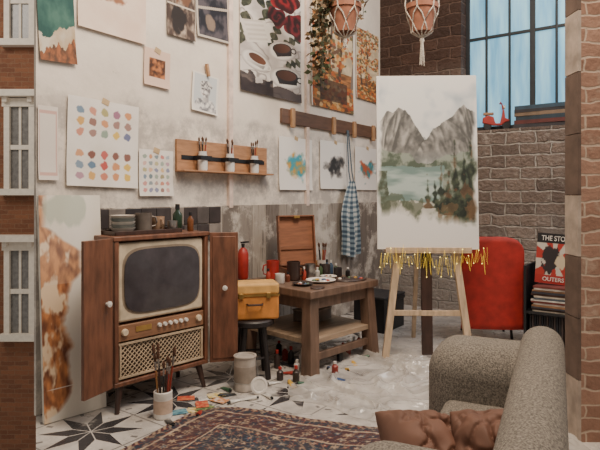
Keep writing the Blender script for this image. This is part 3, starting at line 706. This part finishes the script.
# crumpled plastic drop sheet
def drop_mat():
    m,t,b=nt('crumpled_plastic'); v=coords(t)
    c=mixc(t,ramp(t,nz(t,v,5,6),.35,.65),lin((232,226,218)),lin((190,184,178))); t.links.new(c,b.inputs['Base Color'])
    b.inputs['Roughness'].default_value=.14; b.inputs['Alpha'].default_value=.62; b.inputs['Coat Weight'].default_value=.6; bumpit(t,b,nz(t,v,6,3,.5),.5,.03); return m
n1,n2=190,160; vs=[];fs=[]
for j in range(n2+1):
    for i in range(n1+1):
        a,b_=i/n1-.5,j/n2-.5
        k=1+.08*fn_(a*3,b_*3,140)
        x=a*1.6*k+.05*math.sin(b_*9); y=b_*1.25*k+.05*math.sin(a*11)
        wx=.12*fn_(a*4,b_*4,150,2); wy=.12*fn_(a*4,b_*4,151,2)
        z=.004
        for (ca,sa_2,f,ph,am) in ((.9,.4,9,.3,.030),(.3,.95,11,1.7,.022),(-.6,.8,14,2.6,.016),(.95,-.3,19,.9,.009)):
            q=((a+wx)*ca+(b_+wy)*sa_2)*f+ph; tri=1-abs((q%1)-.5)*2
            z+=am*max(0,tri-.55)/.45*max(0,min(1,.5+2.2*fn_(a*3+f,b_*3,152+f,2)))
        e_=min(.5-abs(a),.5-abs(b_)); z=.003+(z-.003)*min(1,e_/.03)
        vs.append((x,y,z))
for j in range(n2):
    for i in range(n1): q=j*(n1+1)+i; fs.append((q,q+1,q+n1+2,q+n1+1))
MB().add(vs,fs).build('drop_sheet',drop_mat(),loc=(.84,3.45,0),rot=-.4,label='crumpled translucent white plastic drop sheet on floor',category='drop sheet')
# ================= easel
ex,ey=.935,4.02
es=thing('artist_easel','pale wooden tripod easel with dark centre mast','easel',(ex,ey,0),math.radians(-2))
MB().tube([(-.31,0,0),(-.2,.06,.86),(-.09,.13,1.85)],.034,4).build('leg',pale_w,parent=es)
MB().tube([(.31,0,0),(.2,.06,.86),(.09,.13,1.85)],.034,4).build('leg',pale_w,parent=es)
MB().tube([(0,.62,0),(0,.2,1.8)],.022,4).build('rear_leg',pale_w,parent=es)
MB().box((0,.062,.6),(.08,.03,1.15),rot=(-.07,0,0)).build('mast',waldk,parent=es,bevel=.004)
MB().box((0,.01,.79),(.62,.09,.025)).box((0,-.03,.805),(.62,.012,.03)).build('ledge',pale_w,parent=es,bevel=.003)
MB().box((0,.035,.33),(.5,.02,.04)).build('crossbar',pale_w,parent=es,bevel=.003)
MB().box((0,.135,1.8),(.26,.03,.06)).build('top_clamp',pale_w,parent=es,bevel=.003)
def poly(u,pts):
    for (a,b),(c,d) in zip(pts,pts[1:]):
        if a<=u<=c: return b+(d-b)*(u-a)/(c-a)
    return -1
RL=[(-.01,.70),(.05,.75),(.10,.80),(.16,.785),(.22,.81),(.28,.80),(.33,.77),(.38,.715),(.44,.66),(.50,.60),(.58,.52)]
RR=[(.36,.5),(.44,.60),(.50,.63),(.56,.69),(.63,.71),(.69,.745),(.75,.76),(.81,.80),(.87,.835),(.93,.80),(1.01,.78)]
def ridg(x,y): return sum((1-abs(noise.noise(Vector((x*f,y*f,f))))*2)/f*3 for f in (2.6,5.5,12))
def a_mount(u,v):
    P=(226,223,218); n=fn_(u*3,v*4,90); n2=fn_(u*14,v*22,91)
    c=mx((222,222,218),(158,170,178),.25+1.5*fn_(u*2.5,v*4.5,89))
    if v<.64+.03*fn_(u*10,2,94) and v>.4: c=mx((186,192,192),(160,166,166),.5+n2)
    rg=.01*fn_(u*18,0,92)
    for pts,sd in ((RL,1),(RR,2)):
        r=poly(u,pts)+rg
        if v<r:
            X=u*1.6+sd*3+(r-v)*.7*(1 if sd==1 else -1); Y=v*1.1
            g=(ridg(X+.012,Y)-ridg(X-.012,Y))*2.1
            sh_=.38+g+.4*n2
            c=mx((72,73,73),(184,180,174),sh_)
            c=mx(c,(122,118,110),.25)
            c=mx(c,(160,167,165),max(0,min(.75,(.57-v)/.16)))
    if v<.51+.05*n+.1*abs(u-.5):
        c=mx((78,90,76),(142,150,138),.5+n2*1.5+n)
    if v<.475+.015*n and u<.64+.08*n: c=mx((112,136,131),(172,187,181),.5+1.8*fn_(u*2,v*14,96))
    if v<.27+.06*n: c=mx((100,108,90),(188,186,176),.5+1.8*n2+n)
    if v<.45 and u<.12+.05*n: c=mx(c,(74,82,66),.6+n2)
    for cx,b,h_,w_ in ((.5,.25,.18,.055),(.57,.25,.15,.055),(.64,.23,.28,.075),(.71,.22,.26,.075),(.78,.19,.44,.095),(.86,.19,.38,.10),(.93,.20,.50,.105),(1.0,.20,.42,.11)):
        t=(v-b)/h_
        if -.1<t<1:
            wv=w_*(1-t)*(.75+.3*math.sin(t*22+cx*30))+.02*fn_(u*20,v*24,100)
            q=(wv-abs(u-cx+.015*fn_(v*9,cx*9,99)))/.02
            if q>0:
                tc2=mx((28,37,30),(68,76,58),.4+1.6*n2)
                if fn_(u*8,v*10,104)>.2: tc2=mx(tc2,(124,78,54),.5)
                c=mx(c,tc2,min(1,q)*.92)
    m=.15+.07*fn_(u*5,1,98)
    if v<m+.12 and fn_(u*9,v*9,101)>.05: c=mx(c,(78,86,68) if u<.6 else (110,86,60),.6)
    e=min(u,1-u)+.04*fn_(u*7,v*7,97); c=mx(P,c,(e-.005)/.03)
    c=mx(P,c,(v-m)/.05); c=mx(c,P,(v-.9+.05*n)/.07)
    return c
cw,ch=.735,1.285
cv=thing('landscape_painting','large watercolour canvas of grey mountains, lake and pines on easel','painting',(ex,ey,.8035),(math.radians(-3.5),0,math.radians(-2)))
sheet('painted_face',cw,ch,200,340,a_mount,parent=cv,loc=(.0,-.011,ch/2))
MB().box((0,.005,ch/2),(cw,.03,ch)).build('canvas_frame',white,parent=cv,bevel=.002)
# string lights
sl=thing('string_lights','thin glowing gold wire string lights draped on easel ledge','string lights',(ex,ey-.05,.8))
glow=M('warm_glow',(255,222,110),.5,emit=3.5,bump=0,var=.02); wirem=M('gold_wire',(236,196,70),.4,.0,emit=.7,bump=0)
pts=[]; rr=random.Random(11); nq=84
for i in range(nq):
    t=i/(nq-1); x=-.36+.78*t; up=1 if i%2 else -1
    amp=.02+.09*rr.random()**1.6
    pts.append((x+.01*math.sin(i*2.7),-.01+.015*math.sin(i*1.1),-.075+.012*math.sin(t*9)+up*amp))
MB().tube(pts,.0010,4).build('wire',wirem,parent=sl)
bm0=None
for i in range(0,len(pts),3):
    if bm0 is None: bm0=MB().lathe([(0,-.004),(.003,-.002),(.0035,0),(.003,.002),(0,.004)],8).build('bulb',glow,parent=sl,loc=pts[i])
    else: o=bm0.copy(); COL.objects.link(o); o.parent=sl; o.location=pts[i]
# ================= red chair
rc=fl(495,342); ch_=thing('red_chair','red moulded plastic chair with rounded back and metal legs','chair',(rc.x,rc.y+.17,0),math.radians(-6))
vs=[];fs=[];A=26;K=16
for k in range(K+1):
    t=k/K
    for i in range(A+1):
        a=-1+2*i/A; wv=.25
        z=.10+.76*t
        if t>.8: 
            q=(t-.8)/.2; wv=.25*(1-.22*q**3); z-=.03*abs(a)**4*q
        vs.append((wv*a,-.17+.02*a*a-.02*t,z))
for k in range(K):
    for i in range(A): q=k*(A+1)+i; fs.append((q,q+1,q+A+2,q+A+1))
o=MB().add(vs,fs).build('backrest',redp,parent=ch_); so=o.modifiers.new('thick','SOLIDIFY'); so.thickness=.018; so.offset=-1
MB().box((0,.04,.42),(.42,.38,.035)).build('seat',redp,parent=ch_,bevel=.015,seg=4)
for sx in (-1,1):
    for sy in (-.08,.18): MB().tube([(sx*.14,sy,.405),(sx*.18,sy+.02,0)],.011,10).build('leg',black,parent=ch_)
# ================= record shelf
sp=Vector((1.78,4.38,0)); SW,SD,SH=.62,.36,.64
sh_c=sp+dR*SW/2-nR*SD/2
rs=thing('record_shelf','black open shelf unit holding vinyl records','shelf',sh_c,AR)
MB().box((-SW/2+.01,0,SH/2),(.02,SD,SH)).box((SW/2-.01,0,SH/2),(.02,SD,SH)).box((0,0,.01),(SW,SD,.02)).box((0,0,.27),(SW-.04,SD,.02)).box((0,SD/2-.005,SH/2),(SW-.04,.01,SH)).build('carcass',black,parent=rs,bevel=.002)
rr=random.Random(3); zc=.2805; i=0
rcol=[(190,180,164),(90,64,54),(60,60,68),(156,116,84),(180,170,160),(112,56,50),(204,198,188),(80,88,96)]
while zc<.475:
    th2=.009+.008*rr.random(); p=sh_c+dR*(-.11+.02*rr.random())+nR*(.02*rr.random()); 
    MB().box((0,0,th2/2),(.3,.3,th2)).build('vinyl_record_sleeve',M('sleeve_%d'%(i%8),rcol[i%8],.7),loc=(p.x,p.y,zc),rot=AR+rr.uniform(-.05,.05),bevel=.001,label='record sleeve with worn edges stacked on shelf',category='record',group='stacked records on shelf')
    zc+=th2+.0006; i+=1
for k in range(14):
    p=sh_c+dR*(-.27+.018*k); MB().box((0,0,.12),(.012,.26,.235)).build('vinyl_record_sleeve',M('sleeve_dark_%d'%(k%3),[(44,42,44),(70,60,58),(36,38,44)][k%3],.7),loc=(p.x,p.y,.0225),rot=AR,label='dark record sleeve standing upright in lower shelf',category='record',group='upright records on shelf')
def a_alb(u,v):
    if v>.8: return (30,28,30)
    if v<.17: return (164,44,38)
    c=(200,192,178)
    an=math.atan2(v-.5,u-.5)
    if math.sin(an*7)>0: c=(172,52,42)
    c=mx(c,(46,38,40),blob(u,v,.42,.5,.26,.24,70,.7,.1)); c=mx(c,(206,188,156),blob(u,v,.66,.45,.16,.14,71,.6,.1)); return c
al_p=sh_c+dR*(-.12)+nR*.05; ae=thing('album_cover','album sleeve with red rays, black band and bold lettering','record',(al_p.x,al_p.y,zc+.009),(math.radians(-8),math.radians(3),AR+.12))
aw=.27; sheet('sleeve_front',aw,.4,60,80,a_alb,parent=ae,loc=(0,-.005,.2)); MB().box((0,0,.2),(aw,.008,.4)).build('sleeve',black,parent=ae)
def text(s,size,loc,par,mat,sx=1):
    cu=bpy.data.curves.new('lettering','FONT'); cu.body=s; cu.size=size; cu.align_x='CENTER'; cu.align_y='CENTER'; cu.extrude=.0008; cu.materials.append(mat); cu.offset=.0008
    o=bpy.data.objects.new('lettering_curve',cu); COL.objects.link(o)
    dg=bpy.context.evaluated_depsgraph_get(); me=bpy.data.meshes.new_from_object(o.evaluated_get(dg)); n=bpy.data.objects.new('lettering',me); COL.objects.link(n); n.parent=par; n.location=loc; n.rotation_euler=(math.pi/2,0,0); n.scale=(sx,1,1)
    bpy.data.objects.remove(o); return n
text('THE STON',.056,(0,-.008,.36),ae,white,.78)
text('OUTERS',.045,(0,-.008,.034),ae,white,.95)
# ================= sill items
def sill(px,d=-.08): p=WR(px,128,d); return Vector((p.x,p.y,1.8505))
p=sill(496,-.06); tsx=thing('toy_scooter','small red toy motor scooter on window sill','toy',p,-.25); tsx.scale=(1.25,1.25,1.45)
m1=Euler((math.pi/2,0,0)).to_matrix().to_4x4()
for x in (-.065,.075): MB().lathe([(.012,-.012),(.03,-.012),(.032,0),(.03,.012),(.012,.012)],20,mat=Matrix.Translation((x,0,.032))@m1).build('wheel',black,parent=tsx)
MB().prism([(-.105,.05),(-.1,.085),(-.06,.1),(-.02,.09),(-.005,.045),(.03,.045),(.045,.1),(.05,.135),(.062,.135),(.068,.08),(.1,.068),(.1,.058),(.065,.05),(.04,.03),(-.02,.03)],-.018,.018).build('body',redm,parent=tsx,bevel=.004)
MB().box((-.058,0,.112),(.08,.03,.018)).build('seat',M('tan_seat',(150,110,80),.6),parent=tsx,bevel=.005)
MB().tube([(.056,0,.12),(.045,0,.175)],.005).tube([(.03,-.035,.185),(.044,0,.178),(.03,.035,.185)],.0045).build('handlebar',redm,parent=tsx)
MB().lathe([(0,0),(.012,.004),(.014,.01),(.012,.016),(0,.018)],16,mat=Matrix.Translation((.052,0,.155))@Euler((0,math.pi/2,0)).to_matrix().to_4x4()).build('headlight',cream,parent=tsx)
zz=1.8505; rr=random.Random(5)
for k,bc in enumerate(((52,50,54),(90,44,40),(40,56,66),(120,100,80),(44,42,46),(50,70,84))):
    th2=.028+.012*rr.random(); L=.5-.04*k*rr.random(); q=sill(541,-.075)
    e=thing('book','dark hardback book lying in a stack on sill','book',(q.x+.01*rr.random(),q.y,zz),AR+rr.uniform(-.03,.03),'books on window sill')
    MB().box((0,0,th2/2),(L-.01,.125,th2-.006)).build('pages',M('page_edge',(196,186,168),.9),parent=e)
    MB().box((0,0,.0015),(L,.13,.003)).box((0,0,th2-.0015),(L,.13,.003)).box((0,-.065,th2/2),(L,.004,th2)).build('cover',M('cover_%d'%k,bc,.6),parent=e)
    zz+=th2+.0005
# ================= hanging planters
def planter(px,pcy,Y,r,tail,label,seed,leaves):
    z=zat(pcy,Y); x=(px-300)/F*Y
    e=thing('hanging_planter',label,'hanging planter',(x,Y,z))
    MB().lathe([(r*.55,-r*.95),(r*.62,-r*.95),(r*.9,r*.45),(r,r*.45),(r,r*.75),(r*.88,r*.75),(r*.85,r*.4),(0,r*.35)],32).build('pot',terra,parent=e)
    mb=MB(); n=6
    for i in range(n):
        a=2*math.pi*i/n
        c_=lambda an,rad,zz:(rad*math.cos(an),rad*math.sin(an),zz)
        mb.tube([c_(a,.012,1.2),c_(a,r*1.06,r*.75),c_(a,r*.98,r*.4)],.006,6)
        for s in (-1,1): mb.tube([c_(a,r*1.0,r*.4),c_(a+s*math.pi/n*.55,r*.92,r*.02),c_(a+s*math.pi/n,r*.76,-r*.45),c_(a+s*math.pi/n*.5,r*.66,-r*.95),(0,0,-r*1.35)],.0055,6)
    mb.lathe([(.014,-r*1.6),(.02,-r*1.45),(.014,-r*1.3)],12); mb.lathe([(.012,1.19),(.016,1.22),(.012,1.25)],12)
    for i in range(10):
        a=i*.63; mb.tube([(.008*math.cos(a),.008*math.sin(a),-r*1.55),(.018*math.cos(a),.018*math.sin(a),-r*1.55-tail*(.8+.2*math.sin(i*3)))],.004,5)
    mb.tube([(0,0,1.22),(0,0,1.5)],.006,6)
    mb.build('rope_net',rope,parent=e)
    rr=random.Random(seed); mb=MB()
    for i in range(leaves):
        lng=i%4!=0
        a=rr.uniform(2.6,4.2) if lng else rr.uniform(0,6.28); ln=rr.uniform(.25,.72) if lng else .15
        s0=Vector((r*.7*math.cos(a),r*.7*math.sin(a),r*.7)); s1=Vector((math.cos(a)*rr.uniform(.15,.27),math.sin(a)*.16,r*.8)); s2=s1+Vector((rr.uniform(-.05,.04),rr.uniform(-.03,.03),-ln))
        mid_=s1.lerp(s2,.5)+Vector((rr.uniform(-.03,.03),0,0))
        mb.tube([s0,s1,mid_,s2],.0025,4,1)
        nk=int(6+ln*26)
        for k in range(nk):
            t=k/(nk-1)
            b=s0.lerp(s1,t/.2) if t<.2 else (s1.lerp(mid_,(t-.2)/.4) if t<.6 else mid_.lerp(s2,(t-.6)/.4)); m=Matrix.Translation(b)@Euler((rr.uniform(-1.5,1.5),rr.uniform(-1,1),rr.uniform(0,6.3))).to_matrix().to_4x4()
            L=rr.uniform(.045,.075); mb.add([(0,0,0),(L*.45,L*.34,.006),(L,0,-.006),(L*.45,-L*.34,.006)],[(0,1,2,3)],0 if rr.random()<.65 else 1,m)
    if leaves: mb.build('foliage',[leaf,leafg],parent=e)
planter(345,17,4.5,.135,.05,'terracotta pot in white macrame hanger with trailing dry leaves',3,18)
planter(422,17,4.45,.13,.2,'terracotta pot in white macrame hanger with long tassel',4,0)
# ================= rug
ra=math.radians(-19)
RW,RH=1.9,1.3
def a_rug(u,v):
    X=u*RW; Yv=v*RH; X+=.008*fn_(X*12,Yv*12,119); Yv+=.008*fn_(Yv*12,X*12,118); d=min(X,RW-X,Yv,RH-Yv)
    navy=(34,40,54); red=(96,44,42); dred=(64,34,40); tanc=(158,134,110); sand=(174,154,132); blue=(66,84,100); rust=(122,70,54)
    n=fn_(X*9,Yv*9,120)
    def motif(s,base,pal_):
        c=base; i=math.floor(X/s); j=math.floor(Yv/s); fx=X/s-i-.5; fy=Yv/s-j-.5
        a=math.atan2(fy,fx); r=math.hypot(fx,fy); pr=.3+.15*math.cos(a*(6 if (i+j)%2 else 5)+hsh(i,j,7)*3)
        p1=pal_[int(hsh(i%3,j%3,3)*len(pal_))%len(pal_)]
        if r<pr: c=p1
        if r<pr*.6: c=pal_[(i+j)%len(pal_)]
        if r<.08: c=sand
        return c
    if d<.02: c=tanc if int((X+Yv)*50)%2 else dred
    elif d<.075: c=motif(.05,navy,[red,tanc,rust,blue])
    elif d<.086: c=sand
    elif d<.24: c=motif(.06,dred,[navy,rust,blue,tanc,tanc,navy])
    elif d<.25: c=sand
    elif d<.31: c=motif(.05,navy,[rust,tanc,red,sand])
    else:
        cx,cy=abs(X-RW/2),abs(Yv-RH/2); med=cx/.5+cy/.28
        c=motif(.055,red if med<1 else navy,[tanc,rust,blue,dred,sand,navy])
        if abs(med-1)<.05: c=sand
        if abs(med-1.25)<.03: c=rust
    if d>.02:
        v1=math.sin(X*56+3*math.sin(Yv*19))*math.cos(Yv*50+2.6*math.sin(X*17))
        if abs(v1)<.07: c=mx(c,tanc,.7)
    return mx(c,(92,74,66),.12+.3*n)
rcn=fl(212,405,.006); rX=Vector((math.cos(ra),math.sin(ra),0)); rY=Vector((-math.sin(ra),math.cos(ra),0))
cen=rcn+rX*RW/2-rY*RH/2
rug=thing('persian_rug','ornate dense Persian rug in navy, dark red and beige','rug',(cen.x,cen.y,0),ra)
def rwarp(x,z,u,v):
    cx=max(0,abs(u-.5)-.42)/.08; cz=max(0,abs(v-.5)-.38)/.12
    rnd=.04*cx*cz
    x2=x-math.copysign(rnd,x)+.012*math.sin(z*9+1)+.3*(z/RH-.5); z2=z-math.copysign(rnd,z)+.014*math.sin(x*7)+.006*math.sin(x*19)
    return x2,z2
o=sheet('rug_pile',RW,RH,460,320,a_rug,parent=rug,loc=(0,0,.010),flat=True,disp=lambda u,v:.002+.002*fn_(u*40,v*30,9),warp=rwarp)
so=o.modifiers.new('thick','SOLIDIFY'); so.thickness=.008; so.offset=-1
# ================= sofa
sx_=Vector((-.425,-.905,0)); sy_=Vector((.905,-.425,0)); sa=math.atan2(sx_.y,sx_.x)
FB=Vector((1.135,2.36,0)); L,D=1.5,.54
so_c=FB+sx_*L/2-sy_*D/2
sf=thing('sofa','grey tweed sofa with broad rounded arms','sofa',so_c,sa)
MB().box((0,.045,.2),(L-.04,D-.15,.2)).build('base',tweed,parent=sf,bevel=.02,seg=3)
def puff(c_,d_,name,bev=.04):
    return MB().box(c_,d_).build(name,tweed,parent=sf,bevel=bev,seg=8)
puff((0,.03,.315),(L-.5,D-.12,.11),'seat_cushion',.045)
puff((-L/2+.17,.0,.335),(.34,D-.02,.49),'arm',.12); puff((L/2-.17,.0,.335),(.34,D-.02,.48),'arm',.12)
puff((0,D/2-.085,.365),(L,.17,.56),'backrest',.084)
for a in (-1,1):
    for b in (-1,1): MB().lathe([(.018,0),(.026,.1)],12,o=(a*(L/2-.08),b*(D/2-.1),0)).build('foot',waldk,parent=sf)
def cushion(loc,rot,w,h,t,label,seed):
    n=52; vs=[];fs=[]
    for side in (1,-1):
        for j in range(n+1):
            for i in range(n+1):
                a=-1+2*i/n; b=-1+2*j/n
                th2=max(0,(1-abs(a)**2.2))**.5*max(0,(1-abs(b)**2.2))**.5
                x=a*w/2*(1-.06*(1-b*b)*abs(a)**2); z=b*h/2*(1-.06*(1-a*a)*abs(b)**2)
                f1=1-abs(fn_(a*1.3+b*.5,b*1.0-a*.3,seed,2))*4; f2=1-abs(fn_(a*2.1-b,b*1.6+a*.8,seed+1,2))*4
                wr=-.022*max(0,f1)**2-.014*max(0,f2)**2+.02*fn_(a*1.4,b*1.4,seed+2,2)
                y=side*(t/2*th2+wr*th2)
                vs.append((x,y,z))
    m=(n+1)**2
    for j in range(n):
        for i in range(n):
            q=j*(n+1)+i; fs.append((q,q+1,q+n+2,q+n+1)); fs.append((m+q,m+q+n+1,m+q+n+2,m+q+1))
    o=MB().add(vs,fs).build('cushion',satin,loc=loc,rot=rot,label=label,category='cushion')
    w_=o.modifiers.new('weld','WELD'); w_.merge_threshold=.0005
    u=o.modifiers.new('sub','SUBSURF'); u.levels=1; u.render_levels=1
    return o
cushion((.375,1.63,.425),(math.radians(-58),math.radians(8),math.radians(10)),.27,.29,.21,'brown velvet cushion crumpled on sofa seat',1)
cushion((.565,1.55,.455),(math.radians(-52),math.radians(-8),math.radians(-20)),.28,.30,.22,'brown velvet cushion leaning on sofa backrest',5)
# ================= camera, light
cam=bpy.data.cameras.new('camera'); co=bpy.data.objects.new('camera',cam); COL.objects.link(co); co.location=(0,0,H); co.rotation_euler=(math.pi/2,0,0)
cam.lens=33.0; cam.sensor_width=36; cam.shift_y=-.05; cam.clip_start=.05; bpy.context.scene.camera=co
w=bpy.data.worlds.new('world'); bpy.context.scene.world=w; w.use_nodes=True; bg=w.node_tree.nodes['Background']; bg.inputs[0].default_value=(.86,.78,.69,1); bg.inputs[1].default_value=.40
def area(name,loc,target,size,en,col):
    l=bpy.data.lights.new(name,'AREA'); l.size=size; l.energy=en; l.color=col; o=bpy.data.objects.new(name,l); COL.objects.link(o); o.location=loc
    o.rotation_euler=(Vector(target)-Vector(loc)).to_track_quat('-Z','Y').to_euler(); return o
area('studio_lamp',(.6,2.0,4.3),(-.4,4.1,.9),1.6,185,(1,.83,.66))
area('window_daylight',(3.0,3.6,3.6),(.6,4.2,.6),1.4,50,(.96,.94,.98))
area('facade_fill',(-8.5,6.5,7),(-6.5,12,1),3,330,(1,.9,.78))  # extra lamp added only to brighten the townhouse facade
